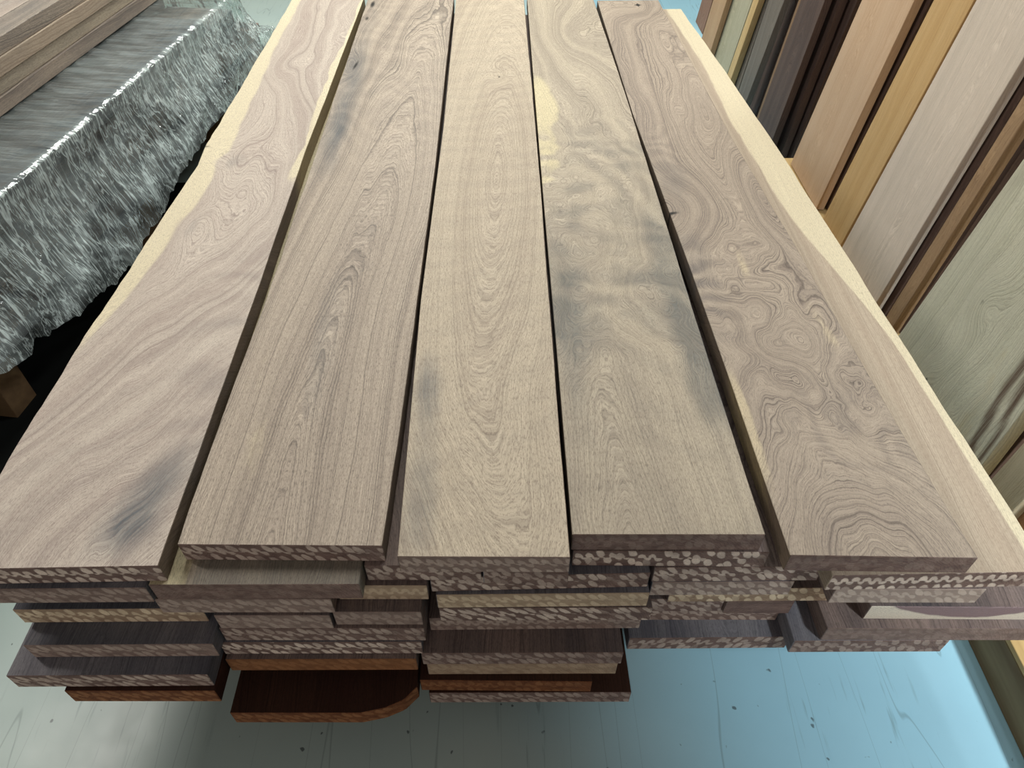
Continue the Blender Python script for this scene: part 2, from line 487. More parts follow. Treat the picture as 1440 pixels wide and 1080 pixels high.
def f_board2(X, Y):
    xc = W(395, 700)[0] + 0.06 * (Y - 0.75) + 0.012 * np.sin(Y * 4)
    d = 0.055 * (Y - 0.55) + 0.012 + 0.007 * vnoise(Y * 2.2, Y * 0, 4)
    G = 165 * np.sqrt((X - xc) ** 2 + d ** 2) + 1.8 * fbm(X * 9, Y * 1.3, 8)
    G += 9 * gauss(X, Y, 500, 95, 0.05, 0.16) + 5 * gauss(X, Y, 470, 170, 0.04, 0.12) + 5 * gauss(X, Y, 560, 100, 0.06, 0.2)
    T = -0.25 * fbm(X * 9, Y * 1.5, 40) - 0.75 * gauss(X, Y, 475, 175, 0.035, 0.25) - 0.5 * gauss(X, Y, 498, 95, 0.05, 0.2)
    T = T - 0.35 * gauss(X, Y, 450, 520, 0.05, 0.25) + 0.15 * gauss(X, Y, 400, 690, 0.02, 0.05, -0.3)
    K = 0.9 * gauss(X, Y, 500, 92, 0.007, 0.05, -0.12) + 0.9 * gauss(X, Y, 524, 6, 0.012, 0.05) + 0.8 * gauss(X, Y, 516, 26, 0.01, 0.03)
    return G, T, 0.10 * np.sin(55 * Y + 6 * fbm(X * 5, Y * 3, 3)) * sm(Y, 1.5, 2.5), K


def f_board3(X, Y):
    y0 = W(690, 250)[1]
    xc = W(668, 560)[0] + 0.045 * (Y - 0.8) + 0.10 * (1 - sm(Y, 0.62, 1.1))
    d = 0.11 * (Y - y0)
    G = 150 * np.sqrt((X - xc) ** 2 * 0.8 + d ** 2 + 0.0001) + 1.1 * fbm(X * 9, Y * 1.6, 14)
    G += 4 * gauss(X, Y, 700, 108, 0.03, 0.06)
    T = 0.18 * sm(X, W(660, 700)[0], W(790, 700)[0]) * (1 - sm(Y, 0.9, 2.5)) - 0.75 * gauss(X, Y, 600, 545, 0.035, 0.10) - 0.6 * gauss(X, Y, 590, 700, 0.035, 0.16)
    K = 0.8 * gauss(X, Y, 702, 108, 0.006, 0.012)
    return G, T, 0.08 * np.sin(75 * (Y - X * 0.3) + 4 * fbm(X * 4, Y * 4, 5)), K


def f_board4(X, Y):
    xc = W(880, 740)[0] - 0.05 * (Y - 0.75)
    G = 140 * np.sqrt((X - xc) ** 2 + (0.09 * (Y - 0.5)) ** 2) + 3.0 * fbm(X * 7, Y * 1.8, 24)
    G += 16 * gauss(X, Y, 808, 52, 0.11, 0.28) - 9 * gauss(X, Y, 850, 330, 0.12, 0.22) + 8 * gauss(X, Y, 870, 400, 0.1, 0.12) + 5 * gauss(X, Y, 830, 190, 0.08, 0.15)
    mid = sm(Y, 0.98, 1.3) * (1 - sm(Y, 2.0, 2.4))
    G += 5.5 * fbm(X * 9, Y * 7, 61) * mid
    le = edge([(802, 752), (770, 380), (742, 60)])(Y); re = edge([(1077, 752), (1003, 520), (942, 327), (840, 0)])(Y)
    T = 0.75 * (1 - sm(X - le + 0.02 * fbm(X * 5, Y * 5, 7), 0.04, 0.11)) * sm(Y, 1.55, 2.0) * (1 - sm(Y + 0.9 * (X - le), 2.45, 2.8))
    T = T - 0.95 * (1 - sm(re - X, 0.03, 0.09)) * sm(Y, 0.88, 1.05) * (1 - sm(Y, 1.45, 1.9)) - 0.6 * gauss(X, Y, 800, 470, 0.04, 0.3)
    T = T - 0.6 * np.abs(fbm(X * 5, Y * 8, 33)) * mid
    FG = 0.48 * mid * np.sin(26 * (Y + 0.5 * (X - xc) ** 2 * 8) + 5.5 * fbm(X * 4.5, Y * 3.0, 51))
    FG = FG * sm(X - le, 0.03, 0.1) * (0.6 + 0.4 * fbm(X * 6, Y * 4, 81))
    FG = FG + 0.10 * np.sin(40 * Y + 5 * fbm(X * 5, Y * 5, 52)) * (1 - sm(Y, 0.9, 1.2))
    return G, T, FG, 0.8 * gauss(X, Y, 956, 517, 0.004, 0.004)


def f_board5(X, Y):
    xc = W(1235, 775)[0]
    near = 1 - sm(Y, 0.80, 1.25)
    burl = sm(Y, 0.80, 1.02) * (1 - sm(Y, 1.40, 1.75))
    le = edge([(1112, 782), (1025, 530), (845, 20)])(Y); re = edge([(1376, 785), (1275, 620), (1118, 345), (957, 60)])(Y)
    G = 120 * np.sqrt((X - xc) ** 2 * 0.9 + (0.55 * (Y - 0.58)) ** 2 + 0.0004) * near
    G += (1 - near) * (95 * np.sqrt((X - xc - 0.015 * Y) ** 2 + (0.10 * (Y - 2.4)) ** 2) + 16)
    G += 8.5 * burl * fbm(X * 6.5, Y * 4.6, 71) * sm(re - X, 0.0, 0.1)
    G += 3.5 * burl * fbm(X * 17, Y * 11, 75) * gauss(X, Y, 1180, 590, 0.14, 0.22)
    G += 18 * gauss(X, Y, 948, 296, 0.11, 0.15) + 12 * gauss(X, Y, 1065, 275, 0.05, 0.26, 0.1) - 9 * gauss(X, Y, 1010, 360, 0.05, 0.2) + 12 * gauss(X, Y, 895, 8, 0.09, 0.13)
    G += -8 * gauss(X, Y, 1125, 470, 0.06, 0.1) + 8 * gauss(X, Y, 1120, 530, 0.05, 0.07)
    G += 2.6 * fbm(X * 8, Y * 2.2, 77)
    T = -0.45 * gauss(X, Y, 985, 385, 0.05, 0.2) - 0.45 * gauss(X, Y, 945, 250, 0.06, 0.12) + 0.5 * gauss(X, Y, 1155, 455, 0.025, 0.16, 0.12) + 0.5 * gauss(X, Y, 1045, 372, 0.022, 0.12)
    T = T + 0.55 * (1 - sm(X - le, 0.01, 0.035)) * gauss(X, Y, 1060, 600, 0.3, 0.25)
    FG = 0.55 * np.sin(70 * (Y - 0.25 * X) + 5 * fbm(X * 6, Y * 4, 91)) * (gauss(X, Y, 985, 395, 0.06, 0.22) + 0.5 * gauss(X, Y, 930, 210, 0.05, 0.15))
    FG = FG + 0.30 * np.sin(48 * Y + 7 * fbm(X * 8, Y * 6, 92)) * gauss(X, Y, 1200, 610, 0.13, 0.14)
    K = 0.9 * gauss(X, Y, 945, 300, 0.026, 0.009, 0.25) + 1.0 * gauss(X, Y, 897, 7, 0.022, 0.006) + 0.9 * gauss(X, Y, 897, 7, 0.006, 0.03)
    return G, T, FG, K


YB = 3.42
specs = [
    ('walnut_board', [(0, 665), (50, 583), (100, 502), (175, 388), (232, 300), (278, 232), (290, 203), (345, 112), (410, 0)],
     [(222, 796), (300, 580), (365, 400), (429, 215), (511, 0)], (0, 800, 222, 796), f_board1, 0, (0.95, 0.55, 0.35, 0.0),
     'pale pinkish top board with waney edge and diagonal grain, leftmost on the stack', 0.0022),
    ('walnut_board', [(246, 766), (295, 628), (385, 385), (449, 195), (520, -12)], [(538, 768), (562, 610), (612, 235), (638, 0)],
     (246, 766, 538, 768), f_board2, 1, (0.65, 0.9, 0.45, 0.0),
     'striped top board with dark cracks at its far end, second from left', 0.0015),
    ('walnut_board', [(556, 783), (590, 420), (622, 180), (640, 0)], [(802, 784), (777, 480), (757, 220), (737, 0)],
     (556, 783, 802, 784), f_board3, 2, (0.45, 0.8, 0.3, 0.1),
     'plain tan board with arched grain, the middle one of five topmost', 0.0),
    ('walnut_board', [(805, 752), (782, 480), (766, 300), (751, 120), (743, 20)], [(1077, 752), (1001, 520), (940, 325), (879, 130), (835, 0)],
     (803, 752, 1077, 752), f_board4, 3, (0.12, 0.3, 0.8, 0.0),
     'top board with smoky curled bands across its middle, between tan and burl boards', 0.0),
    ('walnut_board', [(1112, 782), (1025, 530), (970, 375), (890, 160), (846, 20)], [(1376, 785), (1275, 620), (1200, 490), (1118, 345), (1030, 195), (950, 45)],
     (1112, 781, 1376, 785), f_board5, 4, (0.10, 0.2, 0.9, 0.0),
     'top board with swirling burl grain and a dark edge knot, over the sapwood-edged board', 0.0),
]
for nm, le, re, fr, ff, mi, ep, lab, wa in specs:
    L_, R_ = edge(le), edge(re)
    L0 = L_; L_ = lambda y, L0=L0: L0(y) + (0.0035 if mi in (1, 2) else 0)
    if wa: L_ = wander(L_, wa, 9, mi + 2)
    R_ = wander(R_, 0.0007, 6, mi + 30)
    o = board(nm, L_, R_, frontline(*fr), YB + (0.0 if mi != 4 else -0.06), TOP, 0.0495, [M_top[mi], M_end, M_edge], ff, 0.004, 0.006, ep)
    tag(o, lab, 'board', 'walnut boards of the big stack')

# ------------------------------------------------------------------ the boards below, seen by their ends
# (layer, left px, right px, top-edge px row left, right, face material, end material, end pattern, label)
g, b_, r_ = M_walnut_grey, M_walnut, M_walnut_shaded
e, ew, er = M_end, M_end_warm, M_end_shaded
pile = [
    (1, -40, 205, 829, 827, g, e, (0.3, 0.9, 0.5, 0.05), 'board second from the top in the far left column, brown end with faint chips'),
    (3, 17, 283, 858, 856, g, ew, (1.0, 0.5, 0.5, 0.15), 'left column board with pale yellowish scalloped end, above a rough grey top face'),
    (4, 32, 302, 908, 906, g, e, (0.4, 0.9, 0.5, 0.1), 'board in the left column with a rough grey sawn top face and pinkish end'),
    (5, 8, 296, 951, 949, g, e, (0.6, 1.2, 0.5, 0.0), 'wide board near the bottom left, jutting out with grey top face above the orange-brown board'),
    (6, 90, 308, 972, 972, r_, er, (0.5, 0.9, 0.5, 0.0), 'orange-brown board at the very bottom of the left column'),
    (1, 207, 505, 823, 822, M_top[3], e, (0.08, 0.5, 0.9, 0.0), 'short-ended board with pale yellow corner directly below the striped top board'),
    (2, 216, 466, 843, 843, b_, e, (0.35, 0.9, 0.5, 0.12), 'pinkish-brown board end below the board with the pale yellow corner'),
    (2, 470, 600, 824, 824, b_, ew, (0.5, 0.2, 0.2, 0.25), 'narrow board with tan oval-spotted end below the gap right of the striped board'),
    (3, 300, 463, 866, 866, b_, e, (0.3, 0.9, 0.6, 0.12), 'board with plain pinkish end, fourth layer down left of centre'),
    (3, 467, 592, 861, 861, b_, e, (0.25, 0.6, 0.5, 0.1), 'narrow dull mauve board end in the fourth layer, left of the dark slot'),
    (4, 304, 596, 884, 884, b_, e, (0.5, 0.9, 0.5, 0.0), 'thinly showing board above the brown and tan scalloped end, left of centre'),
    (5, 302, 592, 904, 903, g, e, (0.95, 0.9, 0.4, 0.0), 'board with bold dark and light scalloped end, left of centre below the middle'),
    (6, 310, 585, 928, 927, b_, er, (0.35, 1.0, 0.6, 0.2), 'board with tan orange end right above the long bottom board with shade-blackened top'),
    (1, 512, 676, 796, 796, b_, e, (0.6, 0.6, 0.6, 0.0), 'dark mottled board end showing left of and below the plain tan top board'),
    (1, 679, 800, 800, 806, g, e, (0.4, 0.6, 0.6, 0.0), 'recessed dark board directly under the plain tan top board'),
    (2, 604, 915, 813, 806, g, e, (0.75, 0.8, 0.6, 0.0), 'long mottled board end just under the plain tan top board'),
    (3, 613, 914, 837, 834, g, ew, (0.75, 0.9, 0.4, 0.28), 'palest cream scalloped board end in the centre column'),
    (4, 617, 918, 856, 855, b_, e, (0.9, 1.4, 0.7, 0.0), 'thin dark-spotted board end right under the palest cream end'),
    (5, 603, 903, 870, 867, b_, e, (0.4, 0.5, 0.3, 0.1), 'board with dull grey-pink spotted end above the wide dark top face in the centre'),
    (6, 592, 877, 919, 918, b_, e, (0.35, 0.9, 0.6, 0.0), 'board with a wide dark brown top face in the lower centre'),
    (7, 600, 869, 934, 933, b_, ew, (0.2, 0.9, 0.6, 0.1), 'board with a plain tan end tucked under the wide dark face, lower centre'),
    (8, 583, 833, 957, 959, r_, er, (0.3, 0.3, 0.4, 0.0), 'second-lowest board of the centre column, orange-brown end'),
    (9, 603, 888, 975, 974, r_, e, (0.4, 0.9, 0.5, 0.0), 'lowest board of the centre column, its right side bare'),
    (1, 806, 1083, 775, 777, b_, e, (1.0, 0.3, 0.8, 0.0), 'blotchy brown board end directly under the smoky top board'),
    (2, 921, 1163, 799, 797, b_, e, (0.75, 0.9, 0.8, 0.0), 'board end with a dark split knot, below and right of the smoky top board'),
    (3, 917, 1118, 819, 818, g, e, (0.55, 0.9, 0.5, 0.15), 'thin sliver of a board end beneath the one with the split knot'),
    (4, 943, 1213, 829, 827, b_, ew, (0.95, 0.5, 0.8, 0.1), 'board end with large pale patches reaching over the dark hollow right of centre'),
    (5, 908, 1020, 843, 843, b_, e, (0.5, 0.9, 0.8, 0.0), 'narrow mottled board end left of the plain dark one, right of centre'),
    (5, 1023, 1118, 846, 846, b_, e, (0.0, 0.3, 0.9, 0.0), 'narrow plain dark board end under the large pale patched end'),
    (6, 900, 1102, 856, 856, g, e, (0.5, 0.9, 0.5, 0.05), 'thin chevron-marked board end above the blue-grey top face'),
    (7, 885, 1112, 898, 896, g, e, (0.5, -0.6, 0.6, 0.0), 'board with blue-grey scratched top face, lowest in the right-of-centre column'),
    (1, 1170, 1590, 810, 811, M_top[5], e, (1.0, 0.2, 0.2, 0.0), 'wide board with a pale sapwood right edge, under the burl-figured top board'),
    (2, 1172, 1388, 829, 829, b_, e, (0.5, 0.9, 0.5, 0.3), 'thin pale board end below the board with evenly spaced oval spots'),
    (4, 1223, 1560, 853, 853, b_, M_end_arch, (0.0, 0.0, 0.5, 0.55), 'board with mauve top and creamy end marked by a dark arch, lower right'),
    (5, 1164, 1590, 884, 882, b_, e, (0.1, 0.4, 0.7, 0.05), 'wide grey-brown board, left side bare, lower right under the creamy arched end'),
    (6, 1114, 1336, 902, 901, g, e, (0.35, 0.3, 0.7, 0.0), 'dark lowest board at the right over the blue floor'),
]
TH = 0.05
spans = {}
FAN_L, FAN_R = -0.98, 1.03


def fan(x, y):
    """boards lie slightly fanned: their edges close in towards the far end"""
    return x - (0.058 if x > 0 else 0.03) * x * (y - 0.7)


def to_ref(p): return p[0] / (1 - (0.058 if p[0] > 0 else 0.03) * (p[1] - 0.7))


ref = []
for (k, uL, uR, vL, vR, *_r) in pile:
    z = TOP - k * TH
    ref.append([k, max(to_ref(at(uL, vL, z)), FAN_L), min(to_ref(at(uR, vR, z)), FAN_R)])
zz = TOP - 8 * TH
ref.append([8, to_ref(at(323, 1003, zz)), to_ref(at(592, 990, zz))])
for k in range(1, 10):
    row = sorted([r for r in ref if r[0] == k], key=lambda r: r[1])
    for p, q in zip(row, row[1:]):
        if q[1] - p[2] < 0.004:
            m_ = (q[1] + p[2]) / 2; p[2] = m_ - 0.002; q[1] = m_ + 0.002
for i, (k, uL, uR, vL, vR, fm, em, ep, lab) in enumerate(pile):
    z = TOP - k * TH
    a = at(uL, vL, z); b = at(uR, vR, z)
    if k == 1 and uL == 1170:
        re_ = edge([(1440, 747), (1270, 482), (1105, 226), (1030, 115), (957, 12)], z)
        le_ = lambda y, a=a: fan(a[0], y); spans.setdefault(1, []).append((a[0], 0.93))
        def fsap(X, Y, re_=re_):
            G = 230 * (X + 0.012 * np.sin(2.5 * Y)) + 2.5 * fbm(X * 9, Y * 1.3, 201)
            T = 1.0 - sm(re_(Y) - X, 0.012 + 0.06 * sm(Y, 1.2, 1.9) - 0.03 * sm(Y, 2.3, 2.9), 0.03 + 0.085 * sm(Y, 1.2, 1.9) - 0.03 * sm(Y, 2.3, 2.9))
            return G, T, 0 * X, 0 * X
        o = board('walnut_board', le_, wander(re_, 0.0018, 6, 66), lambda s, a=a, b=b: a[1], YB - 0.02, z, TH - 0.0005, [fm, em, M_top[5]], fsap, 0.006, 0.01, ep)
    else:
        xa, xb = ref[i][1], ref[i][2]
        def le_(y, a=xa): return fan(a, y)
        def re2(y, b=xb): return fan(b, y)
        spans.setdefault(k, []).append((xa, xb))
        ff = None
        if lab.startswith('short-ended'):
            def ff(X, Y, a=a):
                T = 1.2 * (1 - sm(X - a[0], 0.055, 0.075)) - 0.75 * sm(X - a[0], 0.06, 0.08)
                return 150 * X + 2 * fbm(X * 9, Y * 2, 7), T, 0 * X, 0 * X
        yf = (lambda s, a=a, b=b: a[1] * (1 - s) + b[1] * s)
        o = board('walnut_board', le_, re2, yf, YB + random.uniform(-0.08, -0.01), z, TH - 0.0005, [fm, em], ff, 0.015, 0.03, ep, bevel=0.0012)
    tag(o, lab, 'board', 'walnut boards of the big stack')

# lowest board left of centre: top coloured black for shade, with a waney right corner
z = TOP - 8 * TH
a = at(323, 1003, z); b = at(590, 990, z)
xe = [at(323, 1003, z), at(510, 1003, z), at(545, 996, z), at(572, 985, z), at(592, 966, z)]
def yf_w(s):
    x = xe[0][0] * (1 - s) + xe[-1][0] * s
    return float(np.interp(x, [p[0] for p in xe], [p[1] for p in xe]))
o = board('walnut_board', lambda y: fan(ref[-1][1], y), lambda y: fan(ref[-1][2], y), yf_w, YB - 0.05, z, TH - 0.0005, [r_, er], None, 0.006, 0.03, (0.4, 0.9, 0.5, 0.0))
tag(o, 'board with shade-blackened top and a rounded right corner, lowest one jutting out left of centre', 'board', 'walnut boards of the big stack')

# recessed layers that carry the visible ones
spans.setdefault(8, []).append((xe[0][0], xe[-1][0]))
spans[1].append((a1x, FAN_R)) if 'a1x' in globals() else None
for k in range(1, 10):
    z = TOP - k * TH
    got = sorted(spans.get(k, [])); x = -0.88; gaps = []
    for p, q in got + [(0.86, 0.86)]:
        if p - x > 0.10: gaps.append((x + 0.008, p - 0.008))
        x = max(x, q)
    for p, q in gaps:
        if k == 1: continue
        n = max(1, int(round((q - p) / 0.27))); st = (q - p) / n
        for j in range(n):
            o = board('walnut_board', lambda y, a=p + j * st + 0.002: fan(a, y), lambda y, a=p + (j + 1) * st - 0.002: fan(a, y), lambda s: 0.80, 3.2, z, TH - 0.0005, [b_, e], None, 0.04, 0.1)
            tag(o, 'dark set-back board deep in the shadow of the stack front', 'board', 'set-back boards inside the stack')

# bearers under the stack
N = NT('bearer_wood')
Pn = N.n('TexCoord').outputs['Object']
N.bsdf(N.mix(N.noise(N.scale(Pn, (2, 30, 30)), 1, 3), lin(150, 120, 84), lin(96, 74, 52)), 0.8)
M_bearer = N.m
for y in (1.05, 2.0, 2.95):
    o = box_obj('stack_bearer', -0.88, 0.92, y - 0.05, y + 0.05, 0.0, TOP - 10 * TH - 0.001, M_bearer, bevel=0.003)
    tag(o, 'square timber bearer lying across the floor under the walnut stack', 'bearer', 'bearers under the big stack')

# ------------------------------------------------------------------ rack of standing boards on the right
LEAN = 0.10
N = NT('plinth_wood')
Pn = N.n('TexCoord').outputs['Object']
gr = N.noise(N.scale(Pn, (22, 1.2, 22)), 1, 4, 0.6)
N.bsdf(N.mix(N.rng(gr, 0.35, 0.65), lin(206, 174, 120), lin(168, 134, 86)), 0.7)
M_plinth = N.m
N = NT('plinth_side')
Pn = N.n('TexCoord').outputs['Object']
gr = N.noise(N.scale(Pn, (8, 1.4, 14)), 1, 4, 0.6)
N.bsdf(N.mix(N.rng(gr, 0.35, 0.65), lin(150, 130, 96), lin(116, 94, 66)), 0.75)
M_pside = N.m
root = bpy.data.objects.new('rack_plinth', None); C.objects.link(root); root.location = (1.116, 2.0, 0)
tag(root, 'long low timber plinth on the floor that the standing boards rest on', 'plinth')
o = box_obj('front_beam', 0, 0.038, -3.6, 0.84, 0.0, 0.128, M_pside, root, 0.003)
o = box_obj('deck', 0.0, 0.90, -3.6, 0.84, 0.1285, 0.145, M_plinth, root, 0.002)
for y in (-3.0, -1.5, 0.0, 0.78):
    box_obj('joist', 0.04, 0.88, y - 0.03, y + 0.03, 0, 0.128, M_plinth, root)

RK = dict(
    rosy=wood('rosy_brown_wood', lin(170, 130, 108), lin(140, 100, 80), lin(90, 60, 46), lin(190, 150, 120), line=0.35, pore=0.15),
    orange=wood('orange_wood', lin(200, 164, 128), lin(182, 140, 104), lin(140, 92, 58), lin(220, 180, 130), line=0.3, pore=0.15),
    pale=wood('pale_greenish_wood', lin(196, 184, 158), lin(170, 158, 130), lin(120, 108, 84), lin(206, 190, 150), line=0.3, pore=0.15),
    gold=wood('golden_wood', lin(216, 184, 134), lin(198, 160, 106), lin(150, 104, 54), lin(232, 200, 140), line=0.3, pore=0.12),
    grey=wood('grey_brown_wood', lin(140, 126, 112), lin(106, 94, 86), lin(62, 54, 50), lin(170, 146, 110), line=0.35, pore=0.25),
    dark=wood('dark_walnut_wood', lin(112, 90, 80), lin(82, 64, 58), lin(40, 30, 28), lin(150, 116, 84), line=0.4, pore=0.25),
    peach=wood('peach_wood', lin(216, 188, 158), lin(204, 172, 140), lin(160, 110, 76), lin(230, 190, 150), line=0.2, pore=0.12),
    pink=wood('pinkish_white_wood', lin(232, 216, 200), lin(212, 198, 182), lin(140, 122, 104), lin(186, 176, 140), smoke=lin(150, 144, 120), line=0.2, pore=0.12),
    tan=wood('tan_brown_wood', lin(176, 146, 112), lin(142, 112, 84), lin(90, 66, 50), lin(190, 160, 120), line=0.35, pore=0.2),
    spalt=wood('spalted_green_wood', lin(226, 222, 200), lin(204, 202, 178), lin(116, 108, 90), lin(206, 184, 130), smoke=lin(86, 62, 48), line=0.45, pore=0.25),
)


def standing(px, matn, left, right, ztop, label, thick=0.03, fields=None, z0=0.150, grp='boards standing in the rack', sap=False):
    m = Matrix.Identity(4)
    n = math.sqrt(1 + LEAN * LEAN)
    Yv = Vector((LEAN, 0, 1)) / n; Zv = Vector((-1, 0, LEAN)) / n; Xv = Vector((0, -1, 0))
    o0 = Vector((px + LEAN * z0, 2.0, z0))
    for r in range(3):
        m[r][0] = Xv[r]; m[r][1] = Yv[r]; m[r][2] = Zv[r]; m[r][3] = o0[r]
    mi = m.inverted()
    loc = lambda p: mi @ at_plane(p[0], p[1], px, LEAN)
    ls = sorted([(loc(p).y, loc(p).x) for p in left]); rs = sorted([(loc(p).y, loc(p).x) for p in right])
    def f(pts):
        (ya, xa), (yb, xb) = pts[0], pts[-1]
        sl = max(-0.08, min(0.10, (xb - xa) / (yb - ya)))
        xa = xb - sl * (yb - ya)
        ycap = 1.0
        def g_(y):
            y = np.asarray(y, float)
            return xa + sl * (np.minimum(y, ycap) - ya) + 0 * y
        return g_
    L_, R_ = f(ls), f(rs)
    # keep the board from pinching beyond what the photo shows
    ysl = 0.05
    L2 = lambda y: L_(y) + ysl * np.maximum(np.asarray(y, float) - 1.0, 0)
    R2 = lambda y: R_(y) + ysl * np.maximum(np.asarray(y, float) - 1.0, 0)
    fl = fields(loc) if fields else plain_fields(random.randint(0, 999), (L_(0.5) + R_(0.5)) / 2)
    def fplain(X, Y):
        G, T, A, K = fl(X, Y)
        if not fields: T = 0 * T + 0.12 * fbm(X * 8, Y * 1.0, 5)
        if sap: T = T + 0.9 * (1 - sm(X - L_(Y), 0.012, 0.03))
        return G, T, A, K
    ob = board('rack_board', L2, R2, lambda s: 0.0, ztop, 0.0, thick, [RK[matn], RK[matn]], fplain, 0.012, 0.03 if not fields else 0.012, bevel=0.0015)
    ob.matrix_world = m @ Matrix.Translation(ob.location)
    tag(ob, label, 'board', grp)
    return ob


def f_spalt(loc):
    k1 = loc((1382, 427)); k2 = loc((1302, 533)); s1 = loc((1375, 610)); s2 = loc((1420, 540))
    def f(X, Y):
        d1 = np.hypot(X - k1.x, (Y - k1.y) * 0.7); d2 = np.hypot(X - k2.x, (Y - k2.y) * 0.7)
        G = 120 * X + 3 * fbm(X * 8, Y * 2.4, 13) + 9 * np.exp(-(d1 / 0.06) ** 2) + 7 * np.exp(-(d2 / 0.04) ** 2)
        dx, dy = s2.x - s1.x, s2.y - s1.y
        ln = math.hypot(dx, dy); u = ((X - s1.x) * dx + (Y - s1.y) * dy) / ln; v = ((X - s1.x) * dy - (Y - s1.y) * dx) / ln
        v = v + 0.012 * fbm(X * 12, Y * 5, 18)
        stk = np.exp(-(v / 0.014) ** 2) + 0.9 * np.exp(-((v - 0.04) / 0.01) ** 2)
        T = -1.7 * stk + 0.22 * np.exp(-((v + 0.05) / 0.04) ** 2) + 0.25 * fbm(X * 6, Y * 2, 22)
        K = 0.9 * np.exp(-(d1 / 0.009) ** 2) + 0.8 * np.exp(-(d2 / 0.008) ** 2)
        return G, T, 0 * X, K
    return f


Z0 = 0.001
standing(1.235, 'rosy', [(987, 0), (975, 20)], [(1002, 0), (984, 37)], 2.2, 'farthest rack board, rosy brown, beside the bright patch of floor', z0=Z0)
standing(1.19, 'orange', [(1003, 0), (985, 37)], [(1022, 0), (1001, 63)], 2.3, 'orange rack board with a dark right edge, second from the far end', z0=Z0)
standing(1.225, 'pale', [(1026, 0), (1003, 67)], [(1058, 0), (1023, 100)], 2.3, 'pale greenish rack board left of the thin golden one', z0=Z0)
standing(1.19, 'gold', [(1059, 0), (1024, 101)], [(1067, 0), (1028, 107)], 2.2, 'very narrow golden rack board against the pale greenish one', z0=Z0)
standing(1.225, 'grey', [(1069, 0), (1030, 108)], [(1080, 0), (1040, 120)], 2.2, 'narrow grey-brown rack board just right of the thin golden one', z0=Z0)
standing(1.19, 'grey', [(1081, 0), (1041, 121)], [(1103, 0), (1051, 138)], 2.3, 'weathered grey rack board before a black gap', z0=Z0)
standing(1.28, 'dark', [(1108, 0), (1053, 140)], [(1121, 0), (1063, 161)], 2.3, 'almost black rack board set back between grey and grey-purple ones', z0=Z0)
standing(1.215, 'dark', [(1123, 0), (1065, 163)], [(1160, 0), (1085, 200)], 2.3, 'wide grey-purple walnut rack board with a pale strip on its left edge', sap=True, z0=Z0)
standing(1.265, 'dark', [(1167, 0), (1091, 203)], [(1182, 0), (1099, 215)], 2.2, 'dark walnut rack board set back right of the wide grey-purple one', z0=Z0)
standing(1.305, 'dark', [(1184, 0), (1101, 215)], [(1206, 0), (1108, 230)], 2.2, 'narrow dark rack board left of the peach board', z0=Z0)
standing(1.20, 'peach', [(1212, 0), (1112, 230)], [(1286, 0), (1152, 285)], 2.4, 'smooth peach-coloured rack board standing clear on the plinth')
standing(1.24, 'dark', [(1292, 0), (1158, 285)], [(1309, 0), (1166, 287)], 2.3, 'dark brown rack board showing between the peach and golden boards')
standing(1.19, 'gold', [(1313, 0), (1167, 288)], [(1370, 0), (1179, 351)], 2.4, 'broad golden-brown rack board between peach and pinkish white ones')
standing(1.19, 'pink', [(1373, 0), (1181, 353)], [(1440, 80), (1300, 300), (1230, 430)], 2.4, 'pinkish white rack board with small pin knots, widest of the pale ones')
standing(1.225, 'dark', [(1440, 82), (1301, 300), (1231, 432)], [(1333, 300), (1243, 443)], 2.4, 'reddish dark walnut rack board right of the pinkish white one')
standing(1.19, 'tan', [(1336, 300), (1246, 445)], [(1357, 300), (1253, 464)], 2.4, 'tan brown rack board with a small gouge, left of the black gap')
standing(1.245, 'dark', [(1366, 300), (1254, 470)], [(1378, 300), (1262, 474)], 2.2, 'nearly black rack board recessed in the gap left of the knotty green board')
standing(1.18, 'spalt', [(1440, 222), (1388, 300), (1259, 478)], [(1440, 576), (1376, 663)], 2.4, 'very wide greenish rack board with knots and brown streaks', fields=f_spalt, thick=0.04)
standing(1.235, 'dark', [(1440, 585), (1378, 669)], [(1440, 616), (1386, 678)], 2.3, 'dark filler board added to blacken the narrow gap between the knotty green and nearest pale boards')  # added filler that keeps the gap dark and hides the lit plinth
standing(1.18, 'pale', [(1440, 622), (1388, 680)], [(1440, 702), (1412, 732)], 2.3, 'pale greenish rack board nearest the viewer, right of the blue-black gap')
standing(1.215, 'orange', [(1440, 706), (1414, 735)], [(1500, 762), (1460, 815)], 2.3, 'orange-brown rack board at the right edge of the photo')

# ------------------------------------------------------------------ wrapped stack on the left
ANG = R(9.0)
cx_, cy_ = at(328, -8, 0.60)
ML = Matrix.Translation((cx_, cy_, 0)) @ Matrix.Rotation(-ANG, 4, 'Z')
MLi = ML.inverted()


def left_board(x0, x1, y0, y1, ztop, t, mats, label, grp, ep=(0.5, 0.5, 0.5, 0), seed=None, toned=None):
    ob = board('walnut_board', lambda y: x0 + 0 * y, lambda y: x1 + 0 * y, lambda s: y0, y1, ztop, t, mats,
               plain_fields(seed if seed is not None else random.randint(0, 900), (x0 + x1) / 2), 0.012, 0.04, ep, bevel=0.0015)
    ob.matrix_world = ML @ Matrix.Translation(ob.location)
    tag(ob, label, 'board', grp)
    return ob


